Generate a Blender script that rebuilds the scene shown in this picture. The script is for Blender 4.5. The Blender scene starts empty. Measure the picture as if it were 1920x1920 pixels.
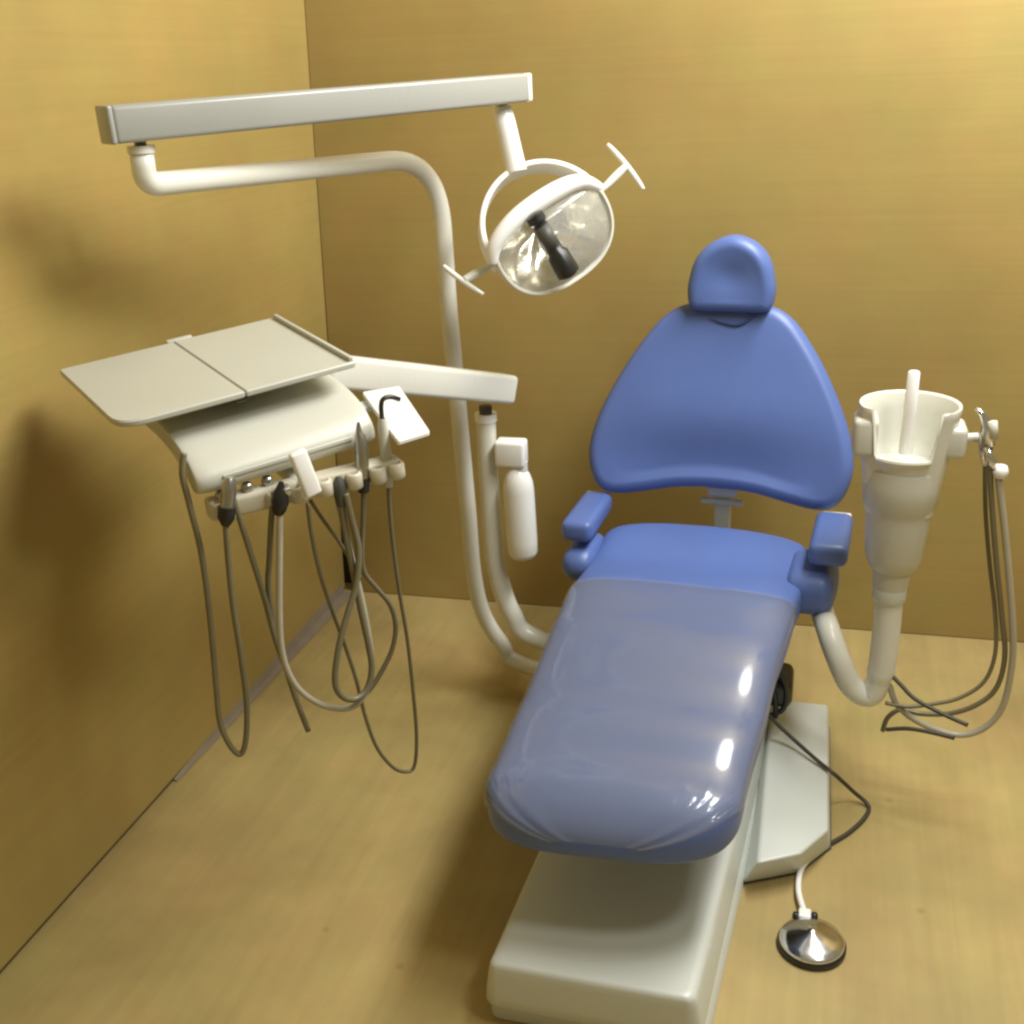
import bpy, bmesh, math, random
from mathutils import Vector, Matrix, noise
random.seed(7)
S = bpy.context.scene
COL = S.collection
V = Vector

# ------------------------------------------------------------------ camera
F, CXY, CAMH = 2100.0, 960.0, 1.75          # measured on the 1920 px photograph
ROLL, PITCH, YAW = math.radians(2.36), math.radians(22.2), math.radians(15.8)
fw = V((-math.sin(YAW)*math.cos(PITCH), math.cos(YAW)*math.cos(PITCH), -math.sin(PITCH)))
r0 = V((math.cos(YAW), math.sin(YAW), 0)); u0 = r0.cross(fw)
CR = r0*math.cos(ROLL) - u0*math.sin(ROLL)
CU = CR.cross(fw)
CAM = V((0, 0, CAMH))
cd = bpy.data.cameras.new('camera'); cam = bpy.data.objects.new('camera', cd); COL.objects.link(cam)
M = Matrix((CR, CU, -fw)).transposed().to_4x4(); M.translation = CAM
cam.matrix_world = M
cd.sensor_width = 36; cd.lens = 36*F/1920; cd.clip_start = 0.02; cd.clip_end = 50
S.camera = cam

# survey of the photograph: a sight line met with a plane of the room
def ray(px, py): return CR*((px-CXY)/F) - CU*((py-CXY)/F) + fw
def at_y(px, py, y): v = ray(px, py); return CAM + v*(y/v.y)
def at_z(px, py, z): v = ray(px, py); return CAM + v*((z-CAMH)/v.z)
def at_pl(px, py, p0, n): v = ray(px, py); return CAM + v*((p0-CAM).dot(n)/v.dot(n))

# ------------------------------------------------------------------ materials
def mat(name, col, rough=.45, metal=0., spec=.5, bump=0., bscale=60., var=0., vscale=6., coat=0., alpha=1.):
    m = bpy.data.materials.new(name); m.use_nodes = True
    nt = m.node_tree; b = nt.nodes['Principled BSDF']
    b.inputs['Base Color'].default_value = (*col, 1); b.inputs['Roughness'].default_value = rough
    b.inputs['Metallic'].default_value = metal; b.inputs['Specular IOR Level'].default_value = spec
    b.inputs['Coat Weight'].default_value = coat; b.inputs['Alpha'].default_value = alpha
    tc = nt.nodes.new('ShaderNodeTexCoord')
    if var:
        n = nt.nodes.new('ShaderNodeTexNoise'); n.inputs['Scale'].default_value = vscale; n.inputs['Detail'].default_value = 6
        nt.links.new(tc.outputs['Object'], n.inputs['Vector'])
        mx = nt.nodes.new('ShaderNodeMix'); mx.data_type = 'RGBA'
        mx.inputs['A'].default_value = (*[c*(1-var) for c in col], 1); mx.inputs['B'].default_value = (*[min(1, c*(1+var)) for c in col], 1)
        nt.links.new(n.outputs['Fac'], mx.inputs['Factor']); nt.links.new(mx.outputs['Result'], b.inputs['Base Color'])
        rr = nt.nodes.new('ShaderNodeMapRange'); rr.inputs['To Min'].default_value = max(0, rough-.08); rr.inputs['To Max'].default_value = rough+.1
        nt.links.new(n.outputs['Fac'], rr.inputs['Value']); nt.links.new(rr.outputs['Result'], b.inputs['Roughness'])
    if bump:
        n2 = nt.nodes.new('ShaderNodeTexNoise'); n2.inputs['Scale'].default_value = bscale; n2.inputs['Detail'].default_value = 4
        nt.links.new(tc.outputs['Object'], n2.inputs['Vector'])
        bp = nt.nodes.new('ShaderNodeBump'); bp.inputs['Strength'].default_value = bump; bp.inputs['Distance'].default_value = .004
        nt.links.new(n2.outputs['Fac'], bp.inputs['Height']); nt.links.new(bp.outputs['Normal'], b.inputs['Normal'])
    return m

def wood(name, col, stretch, rough=.42, fine=.06, blot=.12, spots=0.):
    """pale plywood: long fine grain, large soft mottling, a few stains"""
    m = bpy.data.materials.new(name); m.use_nodes = True
    nt = m.node_tree; b = nt.nodes['Principled BSDF']; L = nt.links.new
    b.inputs['Roughness'].default_value = rough; b.inputs['Specular IOR Level'].default_value = .35
    tc = nt.nodes.new('ShaderNodeTexCoord')
    mp = nt.nodes.new('ShaderNodeMapping'); mp.inputs['Scale'].default_value = stretch
    L(tc.outputs['Object'], mp.inputs['Vector'])
    g = nt.nodes.new('ShaderNodeTexNoise'); g.inputs['Scale'].default_value = 1; g.inputs['Detail'].default_value = 5; g.inputs['Distortion'].default_value = .5
    L(mp.outputs['Vector'], g.inputs['Vector'])
    bl = nt.nodes.new('ShaderNodeTexNoise'); bl.inputs['Scale'].default_value = 2.2; bl.inputs['Detail'].default_value = 5; bl.inputs['Roughness'].default_value = .55
    L(tc.outputs['Object'], bl.inputs['Vector'])
    def ramp(src, lo, hi):
        r = nt.nodes.new('ShaderNodeMapRange'); r.inputs['From Min'].default_value = .3; r.inputs['From Max'].default_value = .7
        r.inputs['To Min'].default_value = lo; r.inputs['To Max'].default_value = hi; L(src, r.inputs['Value']); return r.outputs['Result']
    m1 = nt.nodes.new('ShaderNodeMath'); m1.operation = 'MULTIPLY'
    L(ramp(g.outputs['Fac'], 1-fine, 1+fine), m1.inputs[0]); L(ramp(bl.outputs['Fac'], 1-blot, 1+blot*.6), m1.inputs[1])
    out = m1.outputs[0]
    if spots:
        sp = nt.nodes.new('ShaderNodeTexVoronoi'); sp.inputs['Scale'].default_value = 4.5
        L(tc.outputs['Object'], sp.inputs['Vector'])
        r = nt.nodes.new('ShaderNodeMapRange'); r.inputs['From Min'].default_value = .02; r.inputs['From Max'].default_value = .05
        r.inputs['To Min'].default_value = 1-spots; r.inputs['To Max'].default_value = 1; L(sp.outputs['Distance'], r.inputs['Value'])
        m2 = nt.nodes.new('ShaderNodeMath'); m2.operation = 'MULTIPLY'; L(out, m2.inputs[0]); L(r.outputs['Result'], m2.inputs[1]); out = m2.outputs[0]
    vm = nt.nodes.new('ShaderNodeVectorMath'); vm.operation = 'SCALE'; vm.inputs[0].default_value = col
    L(out, vm.inputs['Scale'])
    hn = nt.nodes.new('ShaderNodeTexNoise'); hn.inputs['Scale'].default_value = 3.7; hn.inputs['Detail'].default_value = 6; hn.inputs['Roughness'].default_value = .65
    mp2 = nt.nodes.new('ShaderNodeMapping'); mp2.inputs['Location'].default_value = (3, 7, 1); L(tc.outputs['Object'], mp2.inputs['Vector']); L(mp2.outputs['Vector'], hn.inputs['Vector'])
    hx_ = nt.nodes.new('ShaderNodeMix'); hx_.data_type = 'RGBA'; hx_.inputs['A'].default_value = (.97, 1.02, .96, 1); hx_.inputs['B'].default_value = (1.05, .96, .96, 1)
    L(ramp(hn.outputs['Fac'], 0, 1), hx_.inputs['Factor'])
    vm2 = nt.nodes.new('ShaderNodeVectorMath'); vm2.operation = 'MULTIPLY'; L(vm.outputs['Vector'], vm2.inputs[0]); L(hx_.outputs['Result'], vm2.inputs[1])
    L(vm2.outputs['Vector'], b.inputs['Base Color'])
    bp = nt.nodes.new('ShaderNodeBump'); bp.inputs['Strength'].default_value = .05; bp.inputs['Distance'].default_value = .002
    L(g.outputs['Fac'], bp.inputs['Height']); L(bp.outputs['Normal'], b.inputs['Normal'])
    return m

WALLC = (.375, .278, .092); BACKC = (.342, .252, .086); FLOORC = (.405, .315, .132)
M_BACK = wood('plywood_back', BACKC, (1.6, 2, 95), fine=.03)
M_LEFT = wood('plywood_left', WALLC, (2, 1.6, 75), fine=.035, blot=.13)
M_FLOOR = wood('plywood_floor', FLOORC, (40, 2, 2), fine=.05, blot=.24, spots=.2)
M_STRIP = mat('grey_strip', (.27, .22, .16), .6, var=.15, vscale=20)
M_DARK = mat('dark_gap', (.02, .015, .01), .8)
M_SEAL = mat('brown_joint', (.10, .066, .028), .8, var=.5, vscale=14)
M_PAINT = mat('white_enamel', (.70, .70, .63), .28, var=.03, bump=.03, bscale=200)
M_PLAST = mat('cream_plastic', (.57, .57, .495), .35, var=.04, bump=.05, bscale=300)
M_ARM_SHADED = mat('arm_enamel_shaded', (.335, .34, .315), .3, var=.03, bump=.03, bscale=200)  # grey-cream enamel, darkened further to hold the shade of the arm's face
M_GREY = mat('grey_plastic', (.60, .63, .585), .38, var=.05, bump=.04, bscale=250)
M_TRAY = mat('tray_plastic', (.49, .495, .435), .42, var=.04, bump=.06, bscale=400)
M_WHITE = mat('bright_white', (.86, .86, .84), .3)
M_BOTTLE = mat('bottle_white', (.82, .82, .78), .22, var=.02)
M_BLUE = mat('blue_vinyl', (.095, .155, .405), .38, spec=.5, bump=.10, bscale=420, var=.10, vscale=5)
M_PIPING = mat('blue_edge', (.045, .07, .21), .4, bump=.1, bscale=300)
M_CHROME = mat('chrome', (.82, .82, .84), .17, metal=1, var=.1, vscale=30)
M_STEEL = mat('steel', (.45, .45, .44), .3, metal=1, var=.1, vscale=40)
M_BLACK = mat('black_plastic', (.018, .018, .016), .3, var=.2)
M_DGREY = mat('dark_grey', (.07, .07, .06), .5, var=.15)
M_HOSE = mat('hose_olive', (.17, .15, .085), .42, var=.12, vscale=30)
M_HOSEL = mat('hose_pale', (.40, .37, .28), .4, var=.1, vscale=30)
M_CORD = mat('cord_dark', (.05, .045, .03), .5, var=.1)
M_BRASS = mat('reflector_gold', (.92, .89, .78), .22, metal=1, bump=.5, bscale=45)
M_BEIGE = mat('beige_holder', (.60, .56, .44), .4, var=.06)

def film_mat():
    m = bpy.data.materials.new('clear_film'); m.use_nodes = True
    nt = m.node_tree; L = nt.links.new; b = nt.nodes['Principled BSDF']
    b.inputs['Base Color'].default_value = (.225, .238, .255, 1); b.inputs['Roughness'].default_value = .12
    b.inputs['Specular IOR Level'].default_value = 1.0; b.inputs['Alpha'].default_value = .39; b.inputs['Coat Weight'].default_value = .5; b.inputs['Coat Roughness'].default_value = .10
    tc = nt.nodes.new('ShaderNodeTexCoord'); n = nt.nodes.new('ShaderNodeTexNoise')
    n.inputs['Scale'].default_value = 6; n.inputs['Detail'].default_value = 3; n.inputs['Distortion'].default_value = 1.2
    L(tc.outputs['Object'], n.inputs['Vector'])
    bp = nt.nodes.new('ShaderNodeBump'); bp.inputs['Strength'].default_value = .035; bp.inputs['Distance'].default_value = .01
    L(n.outputs['Fac'], bp.inputs['Height']); L(bp.outputs['Normal'], b.inputs['Normal'])
    return m
M_FILM = film_mat()
def glass_mat():
    m = bpy.data.materials.new('clear_shield'); m.use_nodes = True
    b = m.node_tree.nodes['Principled BSDF']
    b.inputs['Base Color'].default_value = (.9, .92, .9, 1); b.inputs['Roughness'].default_value = .05
    b.inputs['Alpha'].default_value = .22; b.inputs['Specular IOR Level'].default_value = .8
    return m
M_SHIELD = glass_mat()

# ------------------------------------------------------------------ helpers
def link(name, bm, m, parent=None, smooth=True, sub=0, auto=None):
    bmesh.ops.recalc_face_normals(bm, faces=bm.faces)
    me = bpy.data.meshes.new(name); bm.to_mesh(me); bm.free()
    o = bpy.data.objects.new(name, me); COL.objects.link(o)
    if m: me.materials.append(m)
    if smooth:
        for p in me.polygons: p.use_smooth = True
        if auto is not None:
            ang = math.radians(auto)
            b2 = bmesh.new(); b2.from_mesh(me)
            for e in b2.edges:
                if len(e.link_faces) == 2 and e.calc_face_angle(0) > ang: e.smooth = False
            b2.to_mesh(me); b2.free()
    if sub:
        md = o.modifiers.new('sub', 'SUBSURF'); md.levels = md.render_levels = sub
    if parent is not None: o.parent = parent
    return o
def tag(o, label=None, cat=None, group=None, kind=None):
    if label: o['label'] = label
    if cat: o['category'] = cat
    if group: o['group'] = group
    if kind: o['kind'] = kind
    return o
def thing(name, label, cat, group=None):
    o = bpy.data.objects.new(name, None); o.empty_display_size = .05; COL.objects.link(o)
    return tag(o, label, cat, group)
def catmull(pts, n=8):
    pts = [V(p) for p in pts]; out = []
    for i in range(len(pts)-1):
        p0 = pts[max(0, i-1)]; p1 = pts[i]; p2 = pts[i+1]; p3 = pts[min(len(pts)-1, i+2)]
        for k in range(n):
            t = k/n
            out.append(.5*((2*p1)+(p2-p0)*t+(2*p0-5*p1+4*p2-p3)*t*t+(3*p1-p0-3*p2+p3)*t**3))
    out.append(pts[-1]); return out
def fillet(pts, r, n=8):
    """polyline with rounded corners"""
    pts = [V(p) for p in pts]; out = [pts[0]]
    for i in range(1, len(pts)-1):
        a = (pts[i-1]-pts[i]); b = (pts[i+1]-pts[i])
        rr = r[i] if isinstance(r, dict) and i in r else (r if not isinstance(r, dict) else .05)
        d = min(rr, a.length*.49, b.length*.49)
        p, q = pts[i]+a.normalized()*d, pts[i]+b.normalized()*d
        for k in range(n+1):
            t = k/n; out.append((1-t)**2*p+2*t*(1-t)*pts[i]+t*t*q)
    out.append(pts[-1]); return out
def tube(bm, pts, r, seg=14, cap=True):
    pts = [V(p) for p in pts]; N = len(pts)
    rs = r if isinstance(r, (list, tuple)) else [r]*N
    t0 = (pts[1]-pts[0]).normalized()
    up = V((0, 0, 1)) if abs(t0.z) < .9 else V((1, 0, 0))
    nrm = (up - t0*up.dot(t0)).normalized(); rings = []
    for i in range(N):
        t = (pts[min(N-1, i+1)]-pts[max(0, i-1)]).normalized()
        nrm = (nrm - t*nrm.dot(t)).normalized(); b = t.cross(nrm)
        rings.append([bm.verts.new(pts[i]+(nrm*math.cos(a)+b*math.sin(a))*rs[i]) for a in [2*math.pi*k/seg for k in range(seg)]])
    for i in range(N-1):
        for k in range(seg):
            bm.faces.new((rings[i][k], rings[i][(k+1) % seg], rings[i+1][(k+1) % seg], rings[i+1][k]))
    if cap: bm.faces.new(rings[0][::-1]); bm.faces.new(rings[-1])
def box8(bm, c, ax, ay, az, bev=0., seg=3, taper=None):
    """box from centre and three half-axis vectors, optionally bevelled; taper(sx,sy,sz)->offset"""
    vs = {}
    for i in (-1, 1):
        for j in (-1, 1):
            for k in (-1, 1):
                p = V(c)+V(ax)*i+V(ay)*j+V(az)*k
                if taper: p += taper(i, j, k)
                vs[i, j, k] = bm.verts.new(p)
    q = lambda *s: bm.faces.new([vs[t] for t in s])
    fs = [q((-1,-1,-1),(-1,1,-1),(1,1,-1),(1,-1,-1)), q((-1,-1,1),(1,-1,1),(1,1,1),(-1,1,1)), q((-1,-1,-1),(1,-1,-1),(1,-1,1),(-1,-1,1)),
          q((-1,1,-1),(-1,1,1),(1,1,1),(1,1,-1)), q((-1,-1,-1),(-1,-1,1),(-1,1,1),(-1,1,-1)), q((1,-1,-1),(1,1,-1),(1,1,1),(1,-1,1))]
    if bev:
        es = {e for f in fs for e in f.edges}
        bmesh.ops.bevel(bm, geom=list(es), offset=bev, segments=seg, profile=.5, affect='EDGES')
def lathe(bm, prof, base, axis, seg=28, ref=None):
    """profile of (radius, height) turned round axis"""
    axis = V(axis).normalized(); ref = V(ref) if ref else (V((1, 0, 0)) if abs(axis.x) < .9 else V((0, 1, 0)))
    e1 = (ref-axis*ref.dot(axis)).normalized(); e2 = axis.cross(e1); rings = []
    for r, h in prof:
        c = V(base)+axis*h
        if r < 1e-5: rings.append([bm.verts.new(c)])
        else: rings.append([bm.verts.new(c+(e1*math.cos(2*math.pi*k/seg)+e2*math.sin(2*math.pi*k/seg))*r) for k in range(seg)])
    for a, b in zip(rings, rings[1:]):
        for k in range(seg):
            k2 = (k+1) % seg
            if len(a) == 1 and len(b) == 1: continue
            if len(a) == 1: bm.faces.new((a[0], b[k2], b[k]))
            elif len(b) == 1: bm.faces.new((a[k], a[k2], b[0]))
            else: bm.faces.new((a[k], a[k2], b[k2], b[k]))
    for rg, fl in ((rings[0], 1), (rings[-1], 0)):
        if len(rg) > 1: bm.faces.new(rg[::-1] if fl else rg)
def resample(loop, n):
    loop = [V((*p, 0)) for p in loop]; L = [0]
    for i in range(len(loop)): L.append(L[-1]+(loop[(i+1) % len(loop)]-loop[i]).length)
    out = []; j = 0
    for k in range(n):
        s = L[-1]*k/n
        while L[j+1] < s: j += 1
        t = (s-L[j])/(L[j+1]-L[j]); out.append(loop[j].lerp(loop[(j+1) % len(loop)], t))
    return out
def smooth_loop(pts, n=10):
    P = [V((*p, 0)) for p in pts]; N = len(P); out = []
    for i in range(N):
        p0, p1, p2, p3 = P[i-1], P[i], P[(i+1) % N], P[(i+2) % N]
        for k in range(n):
            t = k/n; q = .5*((2*p1)+(p2-p0)*t+(2*p0-5*p1+4*p2-p3)*t*t+(3*p1-p0-3*p2+p3)*t**3); out.append((q.x, q.y))
    return out
def cushion(bm, loop, thick, edge, fn, crown=.0, n=110, dish=None, inner=9):
    """upholstered pad: outline loop (u,w) anticlockwise, front at h=+thick/2; fn(u,w,h)->world"""
    P = resample(loop, n); c = sum(P, V())/n
    nr = []
    for i in range(n):
        t = (P[(i+1) % n]-P[i-1]).normalized(); nr.append(V((-t.y, t.x, 0)))
    rings = []
    def ring(ins, h): rings.append([(P[i]+nr[i]*ins, h, 0.) for i in range(n)])
    hb = -thick/2
    ring(edge*.9, hb); ring(edge*.35, hb+edge*.15); ring(edge*.08, hb+edge*.45); ring(0, hb+edge)
    K = 7
    for k in range(0, K+1):
        a = math.pi/2*k/K; ring(edge*(1-math.cos(a)), thick/2-edge+edge*math.sin(a))
    last = [q[0] for q in rings[-1]]
    for k in range(1, inner+1):
        s = 1-k/inner
        rings.append([(c+(p-c)*max(s, .0), thick/2, 1-s*s) for p in last])
    vr = []
    for ri, rg in enumerate(rings):
        if ri == len(rings)-1:
            h = thick/2+crown+(dish(c.x, c.y) if dish else 0)
            vr.append([bm.verts.new(fn(c.x, c.y, h))]); continue
        row = []
        for p, h, rho in rg:
            hh = h+crown*rho
            if dish and rho > 0: hh += dish(p.x, p.y)*min(1, rho*5)
            row.append(bm.verts.new(fn(p.x, p.y, hh)))
        vr.append(row)
    for a, b in zip(vr, vr[1:]):
        for i in range(n):
            j = (i+1) % n
            if len(b) == 1: bm.faces.new((a[i], a[j], b[0]))
            else: bm.faces.new((a[i], a[j], b[j], b[i]))
    bm.faces.new(vr[0][::-1])

# ------------------------------------------------------------------ the setting
LX, BY = -1.57, 3.335
bm = bmesh.new(); box8(bm, (1.0, 1.2, -.03), (2.8, 0, 0), (0, 2.6, 0), (0, 0, .03))
fl = link('floor', bm, M_FLOOR, smooth=False); tag(fl, 'honey coloured plywood floor under the chair', 'floor', kind='structure')
# left wall panel with its joint to the floor
bm = bmesh.new(); box8(bm, (LX-.009, 1.2, 1.606), (.009, 0, 0), (0, 2.112, 0), (0, 0, 1.594))
LEAN = .036
for v in bm.verts: v.co.x += LEAN*v.co.z
w = link('wall', bm, M_LEFT, smooth=False); tag(w, 'honey coloured plywood wall to the left of the white instrument tray', 'wall')
bm = bmesh.new(); box8(bm, (LX-.012, 1.2, .006), (.009, 0, 0), (0, 2.11, 0), (0, 0, .0052))
o = link('joint_seal', bm, M_SEAL, smooth=False); tag(o, 'thin dark joint line between the left plywood wall and the floor', 'joint')
# back wall panel: its left edge is cut a little out of plumb, so a dark gap opens towards the floor
def bw(x, z, d=0): return V((x, BY+.021*(x+1.557)-.027+d, z))
bm = bmesh.new()
q0 = [bw(-1.5695, 3.2), bw(-1.567, 1.2), bw(-1.565, .36), bw(-1.535, .012), bw(-1.535, .003), bw(2.6, .003), bw(2.6, 3.2)]
q0 = [p+V((LEAN*p.z if i < 5 else 0, 0, 0)) for i, p in enumerate(q0)]
v0 = [bm.verts.new(p) for p in q0]; v1 = [bm.verts.new(p+V((0, .016, 0))) for p in q0]
bm.faces.new(v0); bm.faces.new(v1[::-1])
for i in range(7): bm.faces.new((v0[i], v0[i-1], v1[i-1], v1[i]))
w = link('wall', bm, M_BACK, smooth=False); tag(w, 'darker brown plywood wall behind the blue headrest', 'wall')
bm = bmesh.new(); box8(bm, (-1.56, 3.42, 1.6), (.10, 0, 0), (0, .05, 0), (0, 0, 1.6))  # near-black board added behind the gap, standing for its unlit depth
o = link('gap_backing', bm, M_DARK, smooth=False); tag(o, 'near-black backing added behind the gap in the room corner as its unlit depth', 'backing')
# grey sealing strip along the foot of the left wall, narrowing towards the viewer
bm = bmesh.new()
ya, yb = 3.295, 2.15
for i in range(25):
    t = i/24; y = ya+(yb-ya)*t; wd = .036*(1-t)**.8+.006
    bm.verts.new((LX+.001, y, .002+wd)); bm.verts.new((LX+.004, y, .004)); bm.verts.new((LX+.004+wd*.9, y, .003))
bm.verts.ensure_lookup_table()
for i in range(24):
    a = 3*i
    for k in (0, 1): bm.faces.new((bm.verts[a+k], bm.verts[a+k+1], bm.verts[a+k+4], bm.verts[a+k+3]))
o = link('sealing_strip', bm, M_STRIP, smooth=False); tag(o, 'grey sealing strip along the foot of the left wall near the corner', 'strip')

# ------------------------------------------------------------------ chair frame
CY = math.radians(4)
EX = V((math.cos(CY), -math.sin(CY), 0)); EV = V((math.sin(CY), math.cos(CY), 0)); EZ = V((0, 0, 1))
CO = V((-.328, 1.6, 0))
def ch(u, v, z): return CO+EX*u+EV*v+EZ*z
chair = thing('dental_chair', 'blue vinyl dental chair reclined on a white base, clear plastic over its footrest', 'dental chair')
chair.location = (0, 0, 0)

# --- base
def sect_loft(bm, secs):
    rs = [[bm.verts.new(p) for p in s] for s in secs]
    for a, b in zip(rs, rs[1:]):
        for i in range(len(a)): bm.faces.new((a[i], a[(i+1) % len(a)], b[(i+1) % len(a)], b[i]))
    bm.faces.new(rs[0][::-1]); bm.faces.new(rs[-1]); return rs
def rrect(u0, u1, v0, v1, r, n=7):
    out = []
    for cx, cy, a0 in ((u1-r, v1-r, 0), (u0+r, v1-r, 90), (u0+r, v0+r, 180), (u1-r, v0+r, 270)):
        for k in range(n+1):
            a = math.radians(a0+90*k/n); out.append((cx+r*math.cos(a), cy+r*math.sin(a)))
    return out
def skew(u, v): return v+.06*u
bm = bmesh.new(); secs = []
for z, g in ((.050, .012), (.053, .016), (.075, .014), (.125, .006), (.139, .003), (.146, -.001), (.1495, -.008), (.1505, -.018)):
    secs.append([ch(u, skew(u, v), z) for u, v in rrect(-.196-g-.018*0, .192+g, -.033-g*.6, 1.12, .016+max(0, g))])
rs = sect_loft(bm, secs)
# the shell widens slightly towards the back
for v in bm.verts:
    loc = v.co-CO; vv = loc.dot(EV); uu = loc.dot(EX); v.co -= EX*(.022*min(1, max(0, vv/.5)) if uu < 0 else .004*vv)
base = link('base_cover', bm, M_GREY, chair, auto=50)
bm = bmesh.new(); secs = []
for z, g in ((0.001, .028), (.03, .026), (.048, .016)):
    secs.append([ch(u, skew(u, v), z) for u, v in rrect(-.207, .187+g, -.022, 1.14, .02)])
sect_loft(bm, secs); link('base_plinth', bm, M_GREY, chair, auto=40)
# lift housing and mechanism under the seat
bm = bmesh.new()
box8(bm, ch(-.02, .86, .27), EX*.13, EV*.20, EZ*.125, .02)
link('lift_column', bm, M_DGREY, chair, auto=40)
bm = bmesh.new()
box8(bm, ch(0, .72, .425), EX*.17, EV*.44, EZ*.022, .012)
link('seat_frame', bm, M_DGREY, chair, auto=40)
bm = bmesh.new(); box8(bm, ch(.13, .78, .33), EX*.045, EV*.09, EZ*.07, .012); box8(bm, ch(.12, .62, .30), EX*.03, EV*.05, EZ*.05, .01)
box8(bm, at_y(1462, 1283, 2.58), V((.034, 0, 0)), V((0, .06, 0)), V((0, 0, .040)), .022, 5)
for q in (((1436, 1225), (1458, 1255), (1474, 1290), (1468, 1330), (1430, 1345)), ((1430, 1262), (1452, 1300), (1454, 1345))):
    tube(bm, catmull([at_y(px, py, 2.52) for px, py in q], 6), .007, 10)
link('lift_motor', bm, M_BLACK, chair, auto=40)

# --- seat: lofted sections along the chair
def lerp_tab(tab, x):
    if x <= tab[0][0]: return tab[0][1]
    for (a, fa), (b, fb) in zip(tab, tab[1:]):
        if x <= b:
            t = (x-a)/(b-a); t = t*t*(3-2*t); return fa+(fb-fa)*t
    return tab[-1][1]
V0, V1 = .035, 1.232
HW = [(.0, .240), (.2, .242), (.5, .252), (.8, .266), (1.0, .272), (1.25, .272)]
ZT = [(.0, .455), (.15, .476), (.35, .507), (.62, .560), (.78, .572), (.98, .550), (1.15, .565), (1.25, .566)]
TH = [(.0, .118), (.3, .115), (.7, .125), (1.25, .12)]
def seat_pt(v, th, off=0.):
    s = v-V0; e = V1-v
    hw = lerp_tab(HW, v); zt = lerp_tab(ZT, v); t = lerp_tab(TH, v)
    fh = ft = 1.
    if s < .15: fh = max(0, 1-(1-s/.15)**2.9)**(1/2.9)
    if s < .115: ft = max(0, 1-(1-s/.115)**2.0)**(1/2.0)
    if e < .075:
        fh = max(0, 1-(1-e/.075)**3)**(1/3)*.16+.84 if e > 0 else .84
        fh = .80+.20*max(0, 1-(1-max(e, 0)/.075)**2.4)**(1/2.4)
    if e < .04: ft = .25+.75*max(0, 1-(1-max(e, 0)/.04)**2)**.5
    zc = zt-t*.5-(1-ft)*t*.10
    n = 4.6
    c, sn = math.cos(th), math.sin(th)
    u = (hw*fh+off)*math.copysign(abs(c)**(2/n), c)
    z = zc+(t*.5*ft+off)*math.copysign(abs(sn)**(2/n), sn)
    if sn > 0:
        k = max(0, 1-(u/hw)**2)
        z -= .026*math.exp(-((v-1.03)/.13)**2)*k
        z += .010*k*math.exp(-((v-.45)/.4)**2)
    vv = v+.13*u*max(0, 1-v/.55)-(.06*(u/hw)**2*math.exp(-((v-V1)/.10)**2) if v > .9 else 0)
    return ch(u-.004+.004*v, vv-off*(s < .12), z)
def stations(a, b, n):
    out = []
    for i in range(16): out.append(V0+.15*(1-math.cos(math.pi/2*i/16)))
    for i in range(n+1): out.append(V0+.15+(V1-.075-V0-.15)*i/n)
    for i in range(1, 11): out.append(V1-.075+.075*math.sin(math.pi/2*i/10))
    return out
ST = stations(0, 1, 44); NS = 72
bm = bmesh.new(); rings = []
for v in ST:
    rings.append([bm.verts.new(seat_pt(v, 2*math.pi*k/NS)) for k in range(NS)])
for a, b in zip(rings, rings[1:]):
    for k in range(NS):
        bm.faces.new((a[k], a[(k+1) % NS], b[(k+1) % NS], b[k]))
bmesh.ops.remove_doubles(bm, verts=bm.verts, dist=.0004)
bm.faces.new([v for v in rings[-1] if v.is_valid][::-1])
link('seat', bm, M_BLUE, chair)

# --- clear plastic sheet wrapped over the footrest
bm = bmesh.new(); NA = 84; grid = []
CV = [V0+.0025+.155*(1-math.cos(math.pi/2*i/22)) for i in range(22)]+[V0+.1575+(.80-V0-.1575)*i/64 for i in range(65)]
for i, v in enumerate(CV):
    s = v-V0
    row = []
    for k in range(NA+1):
        f = (k/NA*2-1)
        e0, e1 = (.50, .15) if f > 0 else (.62, .10)                 # the corners of the footrest stay bare
        lim = e0+(1-e0)*min(1, s/e1)**1.2
        sag = .10 if v < .5 else .10
        th = math.pi/2-f*(math.pi/2-.10+.5*max(0, 1-s/.2))*lim
        w = .0004*noise.noise(V((v*9, f*3, 3)))+.0026*noise.noise(V((v*14, f*5, 3)))*(max(0, 1-s/.18)+.5*max(0, abs(f)-.72)/.28)
        w += .004*max(0, 1-abs(s-.09)/.06)*abs(noise.noise(V((v*30, f*14, 1))))
        w += .003*math.exp(-((v-.80)/.02)**2)*noise.noise(V((f*9, 1, 8)))
        row.append(bm.verts.new(seat_pt(min(v+.025*f*(v > .55)*(v-.55)/.25, .84), th, .0042+max(-.0022, w))))
    grid.append(row)
for a, b in zip(grid, grid[1:]):
    for k in range(NA): bm.faces.new((a[k], a[k+1], b[k+1], b[k]))
o = link('plastic_cover', bm, M_FILM); tag(o, 'clear glossy plastic sheet wrapped over the blue footrest', 'plastic cover')

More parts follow.
